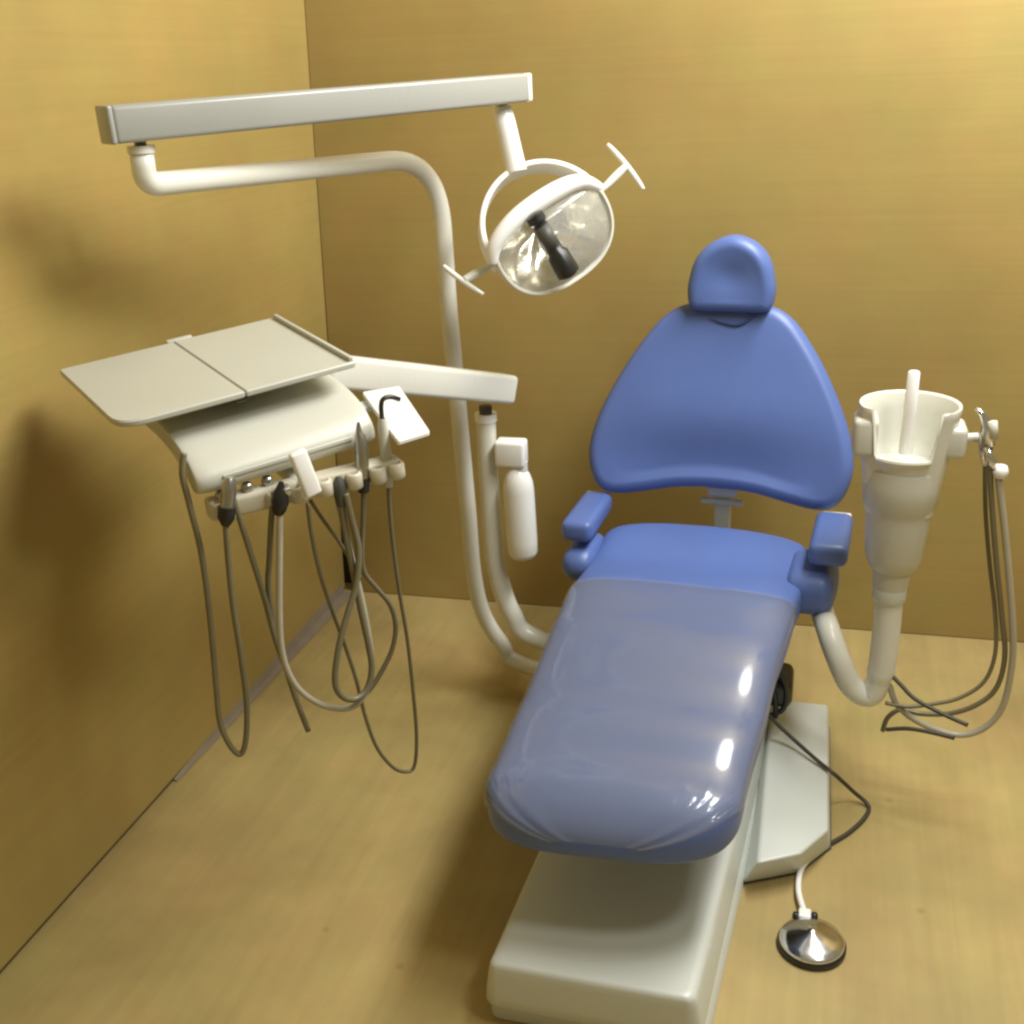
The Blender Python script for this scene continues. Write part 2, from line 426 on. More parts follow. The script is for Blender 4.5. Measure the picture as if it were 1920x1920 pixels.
# --- backrest and headrest
def plane_fn(base, tilt, curve=0., uc=0.):
    up = EV*math.sin(tilt)+EZ*math.cos(tilt); nn = -(EV*math.cos(tilt)-EZ*math.sin(tilt))
    def f(u, w, h): return base+EX*(u+uc)+up*w+nn*(h+curve*u*u)
    return f
half = [(0, .018), (.10, .012), (.19, -.006), (.265, -.018), (.315, -.002), (.342, .05), (.347, .115), (.322, .21), (.262, .335), (.20, .43), (.155, .478), (.10, .503), (.0, .512)]
loop = half+[(-u, w) for u, w in half[-2:0:-1]]
BB = ch(.008, 1.2, .65)
bfn = plane_fn(BB, math.radians(17), .16)
bm = bmesh.new()
cushion(bm, smooth_loop(loop), .085, .032, lambda u, w, h: bfn(u, w, h-.0425), crown=.004,
        dish=lambda u, w: -.016*math.exp(-((w-.06)/.10)**2)*max(0, 1-(u/.36)**2)+.012*math.exp(-((w-.2)/.1)**2)*max(0, 1-(u/.3)**2))
br = link('backrest', bm, M_BLUE, chair)
bm = bmesh.new()
cushion(bm, smooth_loop([(u*.985, w*.985+.003) for u, w in loop]), .022, .008, lambda u, w, h: bfn(u, w, h-.095), crown=0)
link('backrest_shell', bm, M_PIPING, chair)
# headrest
hh = [(0, -.017), (.05, -.017), (.088, -.015), (.104, -.004), (.110, .022), (.109, .058), (.093, .115), (.056, .156), (.0, .175)]
hl = hh+[(-u, w) for u, w in hh[-2:0:-1]]
hfn = plane_fn(ch(.016, 1.343, 1.128), math.radians(3), .35)
bm = bmesh.new()
cushion(bm, smooth_loop(hl), .095, .026, lambda u, w, h: hfn(u, w, h-.01), crown=.0, dish=lambda u, w: -.014*math.exp(-((w-.075)/.045)**2-(u/.055)**2))
link('headrest', bm, M_BLUE, chair)
# fold of vinyl below the headrest, in a darker blue than the cushion
bm = bmesh.new()
cr = [bfn(u, w, .006) for u, w in ((-.045, .462), (-.01, .452), (.03, .448), (.06, .463), (.085, .487))]
tube(bm, catmull(cr, 6), [max(.0012, .004*math.sin(math.pi*(i+.5)/25)) for i in range(25)], 8)
link('vinyl_fold', bm, M_PIPING, chair)
bm = bmesh.new(); box8(bm, ch(.018, 1.385, 1.10), EX*.03, EV*.008, (EZ*.10+EV*.02), .006); link('headrest_bar', bm, M_STEEL, chair, auto=40)
# metal bracket between seat and back
bm = bmesh.new()
box8(bm, ch(.02, 1.30, .585), EX*.022, EV*.012, EZ*.085, .004)
box8(bm, ch(.02, 1.283, .630), EX*.040, EV*.006, EZ*.012, .003)
tube(bm, [ch(-.035, 1.285, .60), ch(.075, 1.285, .60)], .010, 12)
link('back_bracket', bm, M_GREY, chair, auto=40)
# armrests
for sgn, uc, va, vb, zz, wd in ((-1, -.308, .975, 1.215, .602, .042), (1, .322, .955, 1.19, .612, .046)):
    bm = bmesh.new()
    box8(bm, ch(uc, (va+vb)/2, zz), EX*wd, EV*((vb-va)/2), EZ*.029, .020, 5)
    a = link('armrest', bm, M_BLUE, chair)
    bm = bmesh.new()
    box8(bm, ch(uc+.004*sgn, vb+.004, zz+.004), EX*(wd*.8), EV*.010, EZ*.017, .006)
    link('end_cap', bm, M_PAINT, a)
    bm = bmesh.new()
    cushion(bm, rrect(-.115 if sgn > 0 else -.10, .09, -.06 if sgn > 0 else -.045, .055 if sgn > 0 else .045, .045), .115 if sgn > 0 else .085, .036, lambda u, w, h, uc=uc, sgn=sgn: ch(uc-sgn*(.036 if sgn > 0 else .004)+h*sgn*1.0, 1.05+u, .508+w), crown=.006, n=70)
    link('armrest_bracket', bm, M_BLUE, chair)

# ------------------------------------------------------------------ overhead light on its pole
lamp = thing('operating_light', 'white dental operating light hanging from a long arm on a bent pole', 'dental light')
PY = 2.76
pole = [at_y(px, py, PY) for px, py in ((990, 1250), (940, 1205), (906, 1150), (888, 1075), (878, 960), (868, 855), (855, 720), (843, 600))]
knee = at_y(821, 293, PY)
elbow = at_z(273, 347, knee.z+.022)
tip = at_y(265, 283, elbow.y)
pole_path = catmull([ch(.0, 1.02, .09)]+pole, 6)
pole_path += fillet([pole[-1], knee, elbow, tip], {1: .18, 2: .06}, 14)[1:]
bm = bmesh.new(); tube(bm, pole_path, .0228, 20); pp = link('pole', bm, M_PAINT, lamp)
bm = bmesh.new(); tube(bm, [tip-V((0, 0, .004)), tip+V((0, 0, .010))], .026, 20); link('pivot_collar', bm, M_PAINT, pp, auto=40)
aL, aR = at_y(203, 234, elbow.y-.062), at_y(977, 164, 2.72)
bm = bmesh.new(); tube(bm, [tip, V((tip.x, tip.y, aL.z))], .0115, 14); link('pivot_pin', bm, M_STEEL, pp)
ad = (aR-aL).normalized(); aside = V((ad.y, -ad.x, 0)).normalized(); aup = aside.cross(ad)
if aup.z < 0: aup = -aup
bm = bmesh.new()
box8(bm, (aL+aR)/2, ad*((aR-aL).length/2), aside*.028, aup*.0325, .008, 3, taper=lambda i, j, k: aup*(.0010*k*(-i)))
arm = link('arm', bm, M_ARM_SHADED, lamp, auto=35)
bm = bmesh.new(); box8(bm, aR+ad*.004, ad*.007, aside*.030, aup*.031, .005); link('arm_end_cap', bm, M_WHITE, arm, auto=35)  # white set against the darkened arm as its lit end
bm = bmesh.new(); box8(bm, aL-ad*.004, ad*.006, aside*.029, aup*.034, .005); link('arm_end_cap', bm, M_ARM_SHADED, arm, auto=35)
d0, d1 = at_y(938, 186, 2.71), at_y(968, 322, 2.69)
bm = bmesh.new(); tube(bm, [d0+V((0, 0, .02)), d0.lerp(d1, .14)], .015, 16); box8(bm, d0-ad*.05-aup*.006, ad*.012, aside*.014, aup*.006, .002)
link('drop_joint', bm, M_STEEL, lamp, auto=40)
bm = bmesh.new(); tube(bm, [d0.lerp(d1, .12), d0.lerp(d1, .15), d0.lerp(d1, .5), d1], [.021, .0235, .0245, .026], 20); link('drop_tube', bm, M_WHITE, lamp, auto=40)

# light head in its own frame: X along the handle axis, Y towards the yoke top, Z out of the reflector
HC = at_y(1025, 425, 2.66)
ax36 = math.radians(35.5)
hx = CR*math.cos(ax36)+CU*math.sin(ax36); hy0 = -CR*math.sin(ax36)+CU*math.cos(ax36); hz0 = -fw
ty = math.radians(24)
hx = (hx*math.cos(math.radians(8))+hz0*math.sin(math.radians(-8))).normalized()
hz0 = hx.cross(hy0).normalized(); hy0 = hz0.cross(hx)
hy = hy0*math.cos(ty)+hz0*math.sin(ty); hz = hz0*math.cos(ty)-hy0*math.sin(ty)      # dish looks a little downward
def hd(x, y, z): return HC+hx*(x-.010)+hy*(y-.012)+hz*z
def hk(x, y, z): return HC+hx*x+hy0*y+hz0*z                                          # the yoke is not tilted
RA, RB = .158, .107                                                                  # half length, half height of the dish
# yoke: flat band in a half circle
bm = bmesh.new(); N = 48; rows = []
for i in range(N+1):
    a = math.radians(-6+192*i/N); c, s = math.cos(a), math.sin(a)
    for_r = []
    for r, z in ((.157, -.032), (.161, -.030), (.161, .026), (.157, .028), (.151, .028), (.149, .026), (.147, -.030), (.149, -.032)):
        for_r.append(bm.verts.new(hk(r*c, r*s*1.0, z-.012)))
    rows.append(for_r)
for a, b in zip(rows, rows[1:]):
    for k in range(8): bm.faces.new((a[k], a[(k+1) % 8], b[(k+1) % 8], b[k]))
bm.faces.new(rows[0][::-1]); bm.faces.new(rows[-1])
yoke = link('yoke', bm, M_WHITE, lamp, auto=40)
# dish: outer shell and mirror inside
def outline(a, k=1.):
    c, s = math.cos(a), math.sin(a)
    x = RA*math.copysign(abs(c)**.82, c)*k
    y = RB*math.copysign(abs(s)**(.75 if s > 0 else .9), s)*k*(.74 if s > 0 else 1.18)
    return x, y
def dish_mesh(bm, prof, seg=64):
    rs = []
    for k, z in prof:
        rs.append([bm.verts.new(hd(*outline(2*math.pi*i/seg, k), z)) for i in range(seg)])
    for a, b in zip(rs, rs[1:]):
        for i in range(seg): bm.faces.new((a[i], a[(i+1) % seg], b[(i+1) % seg], b[i]))
    return rs
bm = bmesh.new()
rs = dish_mesh(bm, [(.02, -.088), (.35, -.083), (.62, -.066), (.82, -.040), (.94, -.006), (.985, .022), (1.0, .040), (1.0, .052), (.985, .056), (.955, .056), (.94, .050), (.94, .035)])
bm.faces.new(rs[0])
link('head_housing', bm, M_PAINT, lamp, auto=45)
bm = bmesh.new()
rs = dish_mesh(bm, [(.938, .040), (.90, .012), (.78, -.024), (.58, -.052), (.33, -.069), (.02, -.075)])
bm.faces.new(rs[-1])
for v in bm.verts:
    l = v.co-HC; x, y = l.dot(hx), l.dot(hy); v.co += hz*(.009*math.sin(x*62)*math.sin(y*70)+.004*math.sin(x*130))
link('reflector', bm, M_BRASS, lamp)
bm = bmesh.new(); rs = dish_mesh(bm, [(.95, .046), (.80, .060), (.5, .070), (.2, .074), (.01, .075)]); bm.faces.new(rs[-1])
link('shield', bm, M_SHIELD, lamp)
# bezel rail along the top of the dish
bm = bmesh.new()
tube(bm, catmull([hd(x, y, z) for x, y, z in ((-.162, .02, .046), (-.135, .056, .052), (-.06, .080, .056), (.05, .082, .056), (.120, .066, .052), (.158, .026, .046))], 8), [.010+.013*math.sin(math.pi*i/40) for i in range(41)], 16)
link('bezel', bm, M_WHITE, lamp)
# bulb holder: black bar across the mouth of the dish
bm = bmesh.new()
p0, p1 = hd(-.034, .072, .092), hd(-.026, -.090, .094)
dv = (p1-p0)
tube(bm, [p0-dv*.02, p0, p0+dv*.10, p0+dv*.14, p0+dv*.60, p0+dv*.66, p0+dv*.98, p0+dv*1.02], [.013, .0215, .0235, .018, .0195, .027, .028, .018], 20)
bh = link('bulb_holder', bm, M_BLACK, lamp, auto=40)
bm = bmesh.new(); tube(bm, [p0+dv*.18-hz*.0, p0+dv*.55], .0195, 16); link('bulb_guard', bm, M_DGREY, bh)
# two T handles on the axis
for sgn, gx, gy, rot in ((-1, .244, .004, .34), (1, .252, .014, .06)):
    bm = bmesh.new()
    st = catmull([hk(sgn*.150, 0, -.012), hk(sgn*.180, gy*.2, -.008), hk(sgn*(gx-.026), gy*.75, -.004), hk(sgn*(gx-.004), gy, 0)], 4)
    tube(bm, st, [.0055, .006, .0065, .007, .0085, .0095, .010, .0105, .0105, .010, .0095, .009, .0085], 12)
    hp = link('handle_stem', bm, M_PAINT, lamp)
    bm = bmesh.new(); cr_, sr_ = math.cos(rot), math.sin(rot)
    bar = []
    for y in ([-.070, -.045, 0, .045, .070] if sgn > 0 else [-.058, -.038, 0, .038, .058]):
        lx, ly = -sgn*(.9*y*y), y
        bar.append(hk(sgn*gx+lx*cr_-ly*sr_, gy+lx*sr_+ly*cr_, 0))
    tube(bm, catmull(bar, 6), [.0042+.0028*math.sin(math.pi*(i+.6)/26) for i in range(25)], 12)
    link('grip', bm, M_PAINT, hp)

# ------------------------------------------------------------------ delivery system
unit = thing('delivery_unit', 'white instrument delivery unit with flat tray on a side arm', 'delivery unit')
E1 = V((.662, .746, .073)).normalized()
NT = V((.002, -.099, .995)).normalized()
E2 = E1.cross(NT).normalized()
TO = V((-1.45, 1.859, 1.205))
def un(a, b, h): return TO+E1*a+E2*b-NT*h
# tray: slab with rounded front corners, seam line and a raised lip at the right
def slab(bm, loop, h0, h1, bev=.003):
    secs = []
    n = len(loop); P = [V((*p, 0)) for p in loop]; c = sum(P, V())/n
    for k, h in ((-bev, h1), (0, h1-bev), (0, h0+bev), (-bev, h0)):
        s = []
        for p in P:
            d = (p-c); s.append(un(*(p+d.normalized()*k).to_2d(), h))
        secs.append(s)
    sect_loft(bm, secs)
def poly_round(pts, rads, n=7):
    out = []
    P = [V((*p, 0)) for p in pts]
    for i in range(len(P)):
        a, b, c = P[i-1], P[i], P[(i+1) % len(P)]; r = rads[i]
        p, q = b+(a-b).normalized()*r, b+(c-b).normalized()*r
        for k in range(n+1):
            t = k/n; v = (1-t)**2*p+2*t*(1-t)*b+t*t*q; out.append((v.x, v.y))
    return out
bm = bmesh.new()
slab(bm, poly_round([(0, 0), (.006, .38), (.2405, .38), (.2345, 0)], [.008, .055, .003, .003]), 0, .0125)
tr = link('tray_leaf', bm, M_TRAY, unit, auto=40)
bm = bmesh.new()
slab(bm, poly_round([(.2375, -.004), (.2435, .38), (.471, .38), (.465, -.004)], [.003, .003, .010, .010]), 0, .0125)
tr2 = link('tray_leaf', bm, M_TRAY, unit, auto=40)
bm = bmesh.new(); box8(bm, un(.462, .19, -.004), E1*.0045, E2*.185, NT*.005, .002); link('lip', bm, M_TRAY, tr2, auto=40)
bm = bmesh.new(); box8(bm, un(.250, -.009, .004), E1*.028, E2*.007, NT*.007, .003); link('hinge', bm, M_TRAY, tr2, auto=40)
bm = bmesh.new(); slab(bm, poly_round([(.225, .015), (.228, .365), (.25, .365), (.247, .015)], [.004]*4), .0185, .026); link('seam_plate', bm, M_DGREY, tr, auto=40)
# tray post
bm = bmesh.new(); tube(bm, [un(.27, .20, .018), un(.27, .20, .09)], .03, 18); link('tray_post', bm, M_DGREY, unit, auto=40)
# body: profile swept along E1, arched from the back to the front edge
prof = [(-.02, .094), (-.028, .080), (-.02, .066), (.03, .060), (.12, .055), (.21, .052), (.29, .056), (.36, .067), (.41, .085), (.440, .110), (.447, .130), (.440, .146), (.420, .150), (.392, .132), (.345, .108), (.27, .096), (.12, .096)]
pr = [(q.x, q.y) for q in catmull([(*p, 0) for p in prof+[prof[0]]], 5)[:-1]]
bm = bmesh.new(); secs = []
n = len(pr); pc = sum((V((*p, 0)) for p in pr), V())/n
A0, A1, RR = .102, .462, .035
for i in range(8):
    t = math.pi/2*i/7; secs.append((A0+RR*(1-math.sin(t)), RR*(1-math.cos(math.pi/2-t)) if 0 else RR*(1-math.cos(t))))
secs = [(A0+RR*(1-math.cos(math.pi/2*i/7)), RR*(1-math.sin(math.pi/2*i/7))) for i in range(8)]
secs += [(A0+RR+(A1-A0-2*RR)*k/6, 0) for k in range(1, 6)]
secs += [(A1-RR*(1-math.cos(math.pi/2*i/7)), RR*(1-math.sin(math.pi/2*i/7))) for i in range(7, -1, -1)]
L3 = []
for a, ins in secs:
    s = []
    for b, h in pr:
        d = V((b, h, 0))-pc; s.append(un(a, *(pc+d*(1-ins*.26/max(.05, d.length))).to_2d(), ))
    L3.append(s)
sect_loft(bm, L3)
body = link('unit_body', bm, M_PLAST, unit, auto=60)
bm = bmesh.new(); box8(bm, un(.28, .4475, .122), E1*.13, E2*.002, NT*.004, .001); link('trim_line', bm, M_GREY, body, auto=40)
# small knobs under the front lip
for a in (.145, .195, .235):
    bm = bmesh.new(); lathe(bm, [(.010, 0), (.011, .004), (.009, .016), (.0, .017)], un(a, .425, .162), E2, 14); link('knob', bm, M_STEEL, unit)
# rail
def rl(a, dz=0., df=0.):
    b = .418+(a-.12)*.17; return un(a, b+df, .190+dz)
bm = bmesh.new(); box8(bm, (rl(.118)+rl(.485))/2, (rl(.485)-rl(.118))/2, (E2)*.019, NT*.021, .009, 3)
rail = link('holder_rail', bm, M_BEIGE, unit, auto=40)
for a in (.145, .235, .278, .328, .386, .433, .470):
    bm = bmesh.new(); p = rl(a, 0, .020)
    lathe(bm, [(.013, -.017), (.0165, -.014), (.0165, .012), (.013, .016), (.010, .016), (.010, -.017)], p, NT, 16); link('holder_ring', bm, M_BEIGE, rail, auto=50)
bm = bmesh.new(); box8(bm, un(.30, .41, .180), E1*.02, E2*.06, NT*.012, .005); link('rail_bracket', bm, M_GREY, unit, auto=40)
# side touch panel
bm = bmesh.new()
slab(bm, poly_round([(.527, .261), (.462, .534), (.532, .534), (.603, .285)], [.006]*4), .114, .126)
sp = link('side_panel', bm, M_WHITE, unit, auto=40)
bm = bmesh.new(); box8(bm, un(.50, .30, .132), E1*.05, E2*.02, NT*.006, .003); link('panel_bracket', bm, M_GREY, sp, auto=40)
# arm and post
P0 = at_y(942, 728, 2.65); P1 = V((-1.012, 2.14, 1.142))
dd = (P1-P0).normalized(); ds = V((dd.y, -dd.x, 0)).normalized(); du = ds.cross(dd); du = du if du.z > 0 else -du
bm = bmesh.new(); box8(bm, (P0+P1)/2-dd*.012, dd*((P1-P0).length/2+.012), ds*.033, du*.037, .012, 4); link('support_arm', bm, M_PAINT, unit, auto=40)
bm = bmesh.new(); tube(bm, [P1+V((-.0, 0, -.03)), P1+V((-.02, -.03, -.10))], .032, 18); box8(bm, un(.40, .16, .12), E1*.09, E2*.05, NT*.02, .008); link('arm_knuckle', bm, M_PAINT, unit, auto=40)
pt = [at_y(px, py, 2.65) for px, py in ((911, 782), (914, 860), (919, 940), (926, 1035), (937, 1090), (960, 1150), (1005, 1197))]
pt.append(ch(-.12, 1.03, .20))
bm = bmesh.new(); tube(bm, catmull(pt, 7), [.0255]*7+[.0255]*21+[.027]*22, 20); post = link('support_post', bm, M_PAINT, unit)
bm = bmesh.new(); tube(bm, [pt[0]-V((0, 0, .01)), pt[0]+V((0, 0, .010))], .0285, 20); link('collar', bm, M_WHITE, post, auto=40)
bm = bmesh.new(); tube(bm, [pt[0], pt[0]+V((0, 0, .03))], .017, 16); link('pivot_pin', bm, M_DGREY, post)

# water bottle clipped to the post
bot = thing('water_bottle', 'white plastic water bottle hanging from the delivery post', 'bottle')
bx = at_y(978, 955, 2.63); r_b = .0405
zt = at_y(975, 868, 2.63).z; zb = at_y(985, 1045, 2.63).z
bc = V((bx.x, bx.y, zb))
hgt = zt-zb
bm = bmesh.new()
lathe(bm, [(.0, 0), (.026, .0), (.035, .005), (.0395, .018), (.0405, .05), (.0405, hgt*.72), (.0385, hgt*.80), (.032, hgt*.88), (.022, hgt*.94), (.017, hgt*.96), (.017, hgt)], bc, (-.03, 0, 1), 28)
link('bottle_body', bm, M_BOTTLE, bot)
bm = bmesh.new()
tz = at_y(960, 825, 2.63).z
box8(bm, V((bc.x-.022, bc.y, (tz+zt)/2-.003)), (.040, 0, 0), (0, .026, 0), (0, 0, (tz-zt)/2+.004), .009, 3)
link('cap', bm, M_WHITE, bot, auto=40)
bm = bmesh.new(); tube(bm, [V((bc.x, bc.y, zt-.02)), V((bc.x, bc.y, zt+.004))], .020, 20); link('neck', bm, M_GREY, bot, auto=40)

# handpieces resting in the rail and their hoses
RN = V((E1.x, E1.y, 0)).normalized(); RN = V((RN.y, -RN.x, 0))          # horizontal, out of the rail front
RP = rl(.30, 0, .03)
def hs(px, py, off=0.): return at_pl(px, py, RP+RN*off, RN)
def hose(name, pix, m, r, parent, offs=0., grow=0.):
    bm = bmesh.new(); k = len(pix)
    pts = [hs(px, py, (offs if not callable(offs) else offs(i/(k-1)))) for i, (px, py) in enumerate(pix)]
    tube(bm, catmull(pts, 7), r, 10); return link(name, bm, m, parent)
def wave(a, b, c=0.): return lambda t: a+(b-a)*t+c*math.sin(math.pi*t)
HG = 'dental instruments resting in the rail of the delivery unit'
G = lambda name, label: thing(name, label, 'instrument', HG)
h = G('handpiece', 'short dark handpiece at the left end of the instrument rail')
bm = bmesh.new(); tube(bm, [hs(431, 895), hs(430, 905), hs(429, 925), hs(427, 940), hs(425, 958), hs(424, 978)], [.008, .0135, .014, .012, .015, .011], 14); link('grip', bm, M_STEEL, h, auto=40)
bm = bmesh.new(); tube(bm, [hs(426, 950, .001), hs(424, 972, .001), hs(423, 985, .001)], [.0165, .0155, .008], 12); link('collar', bm, M_BLACK, h, auto=40)
hose('hose', [(423, 980), (428, 1050), (437, 1135), (451, 1225), (461, 1300), (463, 1355), (459, 1398), (450, 1414), (436, 1404), (421, 1378), (411, 1345), (404, 1270), (394, 1160), (378, 1040), (355, 945), (342, 890), (345, 850)], M_HOSE, .0058, h, wave(0, -.06))
h = G('handpiece', 'dark handpiece second from the left, its grey hose hanging to a loop')
bm = bmesh.new(); tube(bm, [hs(527, 903), hs(527, 912), hs(526, 925), hs(525, 940), hs(523, 958), hs(523, 965)], [.004, .008, .014, .017, .013, .008], 14); link('grip', bm, M_BLACK, h, auto=40)
bm = bmesh.new(); tube(bm, [hs(524, 922), hs(540, 918)], [.010, .012], 12); link('collar', bm, M_CHROME, h, auto=40)
hose('hose', [(525, 960), (524, 1060), (524, 1150), (528, 1215), (541, 1262), (566, 1298), (605, 1322), (645, 1329), (672, 1318), (690, 1290), (697, 1250), (690, 1185), (676, 1115), (660, 1050), (645, 985), (634, 940)], M_HOSEL, .0062, h, wave(0, -.02, .03))
hose('hose', [(514, 925), (509, 968), (505, 1050), (503, 1100), (514, 1170), (533, 1240), (553, 1305), (578, 1370)], M_HOSE, .0058, h, wave(-.01, -.02, -.02))
hose('hose', [(434, 925), (452, 980), (474, 1050), (497, 1125), (517, 1200), (540, 1262)], M_HOSE, .0058, h, -.03)
h = G('suction_tip', 'flat white suction handle leaning over the middle of the rail')
bm = bmesh.new()
c0, c1 = hs(556, 846, .012), hs(588, 928, .020)
dxx = (c1-c0).normalized(); sx = RN.cross(dxx).normalized()
box8(bm, (c0+c1)/2, (c1-c0)/2, sx*.017, RN*.009, .006, 3); link('grip', bm, M_WHITE, h, auto=50)
hose('hose', [(577, 945), (584, 1000), (600, 1075), (621, 1140), (645, 1205), (668, 1275), (684, 1340), (706, 1400), (735, 1437), (760, 1447), (777, 1436), (781, 1380), (775, 1300), (764, 1200), (749, 1110), (738, 1030), (731, 960), (728, 905)], M_HOSE, .0042, h, wave(0, .0, -.10))
h = G('handpiece', 'small dark handpiece just right of the white suction handle')
bm = bmesh.new(); tube(bm, [hs(634, 893), hs(635, 903), hs(637, 915), hs(638, 930), hs(640, 948)], [.005, .011, .013, .012, .009], 14); link('grip', bm, M_DGREY, h, auto=40)
hose('hose', [(639, 942), (650, 1010), (665, 1085), (678, 1150), (692, 1215), (697, 1255), (688, 1292), (668, 1310), (645, 1308), (630, 1288), (629, 1255), (638, 1200), (652, 1150), (668, 1095), (672, 1030), (660, 975), (648, 925)], M_HOSE, .0066, h, wave(0, .01, .03))
h = G('handpiece', 'tall steel handpiece standing upright right of centre in the rail')
bm = bmesh.new(); tube(bm, [hs(672, 792), hs(672, 800), hs(673, 812), hs(675, 818), hs(677, 840), hs(679, 868), hs(681, 895), hs(682, 918)], [.003, .0045, .007, .011, .0135, .0135, .012, .010], 14); link('grip', bm, M_STEEL, h, auto=40)
bm = bmesh.new(); tube(bm, [hs(681, 896, .001), hs(682, 922, .001)], [.0135, .011], 12); link('collar', bm, M_BLACK, h, auto=40)
hose('hose', [(682, 915), (681, 975), (678, 1040), (684, 1075), (708, 1105), (732, 1135), (742, 1175), (735, 1218), (716, 1258), (694, 1292), (668, 1318)], M_HOSE, .0054, h, wave(0, -.06))
h = G('air_water_syringe', 'white syringe with a bent dark nozzle at the right end of the rail')
bm = bmesh.new(); tube(bm, [hs(717, 785), hs(718, 800), hs(722, 840), hs(726, 880), hs(728, 912)], [.008, .0105, .0105, .011, .009], 14); link('grip', bm, M_PLAST, h, auto=40)
bm = bmesh.new(); tube(bm, fillet([hs(717, 788), hs(714, 765), hs(716, 748), hs(732, 743), hs(749, 749)], .02, 5), .0048, 10); link('nozzle', bm, M_BLACK, h)
hose('hose', [(582, 938), (604, 972), (632, 1010), (655, 1046), (676, 1085)], M_HOSE, .004, h, -.06)

# ------------------------------------------------------------------ cuspidor
cus = thing('cuspidor', 'white cuspidor bowl on a curved tube at the right of the chair', 'cuspidor')
CYY = 2.45
ctop = at_y(1707, 757, CYY); CB = V((ctop.x, CYY, 0)); zt = ctop.z
cbot = at_y(1660, 1180, CYY)
axis = (ctop-cbot); axis = (axis/axis.z)
def cu(x, y, z): return V((ctop.x, CYY, zt))+axis*(z-zt)+V((x, y, 0))
RC = .106
# bowl: wall with a deep U notch in front, open inside
bm = bmesh.new(); SG = 96
facing = math.atan2(-CYY, -.22)          # notch faces the viewer side
fdir = math.radians(-97)
def rim_z(a):
    d = abs((a-fdir+math.pi) % (2*math.pi)-math.pi)
    t = min(1, max(0, (math.radians(49)-d)/math.radians(9))); t = t*t*(3-2*t)
    return zt-.105*t
def bowl_r(a):
    d = abs((a-fdir+math.pi) % (2*math.pi)-math.pi)
    t = min(1, max(0, (math.radians(62)-d)/math.radians(26))); t = t*t*(3-2*t)
    return RC-.018*t
rings = []
lev = [(0, .74, -.250), (0, .79, -.200), (0, .83, -.150)]
def row(fr, z_of): return [bm.verts.new(cu(math.cos(a)*bowl_r(a)*fr, math.sin(a)*bowl_r(a)*fr, z_of(a))) for a in [2*math.pi*i/SG for i in range(SG)]]
zl = zt-.245
rings.append(row(.70, lambda a: zl)); rings.append(row(.735, lambda a: zl+.03)); rings.append(row(.79, lambda a: zl+.075)); rings.append(row(.86, lambda a: zl+.12))
for f in (.3, .6, .88): rings.append(row(.86+.14*f, lambda a, f=f: (zl+.12)+(rim_z(a)-zl-.12)*f))
rings.append(row(1.0, lambda a: rim_z(a)-.004)); rings.append(row(.985, lambda a: rim_z(a)+.001)); rings.append(row(.945, lambda a: rim_z(a)+.001)); rings.append(row(.925, lambda a: rim_z(a)-.004))
for f in (.75, .5, .25): rings.append(row(.90-.10*(1-f), lambda a, f=f: (zl+.10)+(rim_z(a)-zl-.10)*f))
rings.append(row(.74, lambda a: zl+.085)); rings.append(row(.45, lambda a: zl+.070)); rings.append(row(.12, lambda a: zl+.066))
for a, b in zip(rings, rings[1:]):
    for k in range(SG): bm.faces.new((a[k], a[(k+1) % SG], b[(k+1) % SG], b[k]))
bm.faces.new(rings[0][::-1]); bm.faces.new(rings[-1])
link('bowl', bm, M_PAINT, cus, auto=70)
# side wings
for px, py, w, hh_ in ((1622, 812, .026, .043), (1786, 822, .026, .036)):
    p = at_y(px, py, CYY-.01); bm = bmesh.new()
    box8(bm, p, V((w, 0, 0)), V((0, .045, 0)), axis*hh_, .014, 4); link('bowl_wing', bm, M_PLAST, cus, auto=50)
# body below the bowl, neck and tube
bm = bmesh.new(); A = axis.normalized()
def zz(py): return at_y(1680, py, CYY).z
prof = [(.034, zz(1110)), (.040, zz(1092)), (.042, zz(1066)), (.052, zz(1060)), (.063, zz(1040)), (.070, zz(960)), (.072, zz(948)), (.079, zz(940)), (.083, zz(900)), (.080, zz(872))]
lathe(bm, [(r, (z-zt)*axis.length) for r, z in prof], cu(0, 0, zt), axis, 36); link('bowl_stem', bm, M_PLAST, cus, auto=40)
bm = bmesh.new(); lathe(bm, [(r, (z-zt)*axis.length) for r, z in ((.0325, zz(1128)), (.0375, zz(1122)), (.0375, zz(1100)), (.033, zz(1094)))], cu(0, 0, zt), axis, 28); link('collar', bm, M_GREY, cus, auto=40)
pc_ = [cu(0, 0, zz(1105)), at_y(1661, 1190, CYY), at_y(1650, 1265, CYY), at_y(1630, 1303, CYY), at_y(1596, 1285, CYY), at_y(1570, 1230, CYY), at_y(1551, 1176, CYY+.05), at_y(1535, 1130, CYY+.21), at_y(1515, 1085, CYY+.26)]
bm = bmesh.new(); tube(bm, catmull(pc_, 8), [.0315]*17+[.0285]*48, 22); link('support_tube', bm, M_PAINT, cus)
# rinse spout standing in the bowl
bm = bmesh.new(); s0, s1 = at_y(1714, 698, CYY+.00), at_y(1697, 850, CYY+.00)
tube(bm, [s0+axis*.003, s0, s0.lerp(s1, .5), s1], [.009, .0125, .0135, .0145], 16); link('rinse_spout', bm, M_WHITE, cus, auto=50)
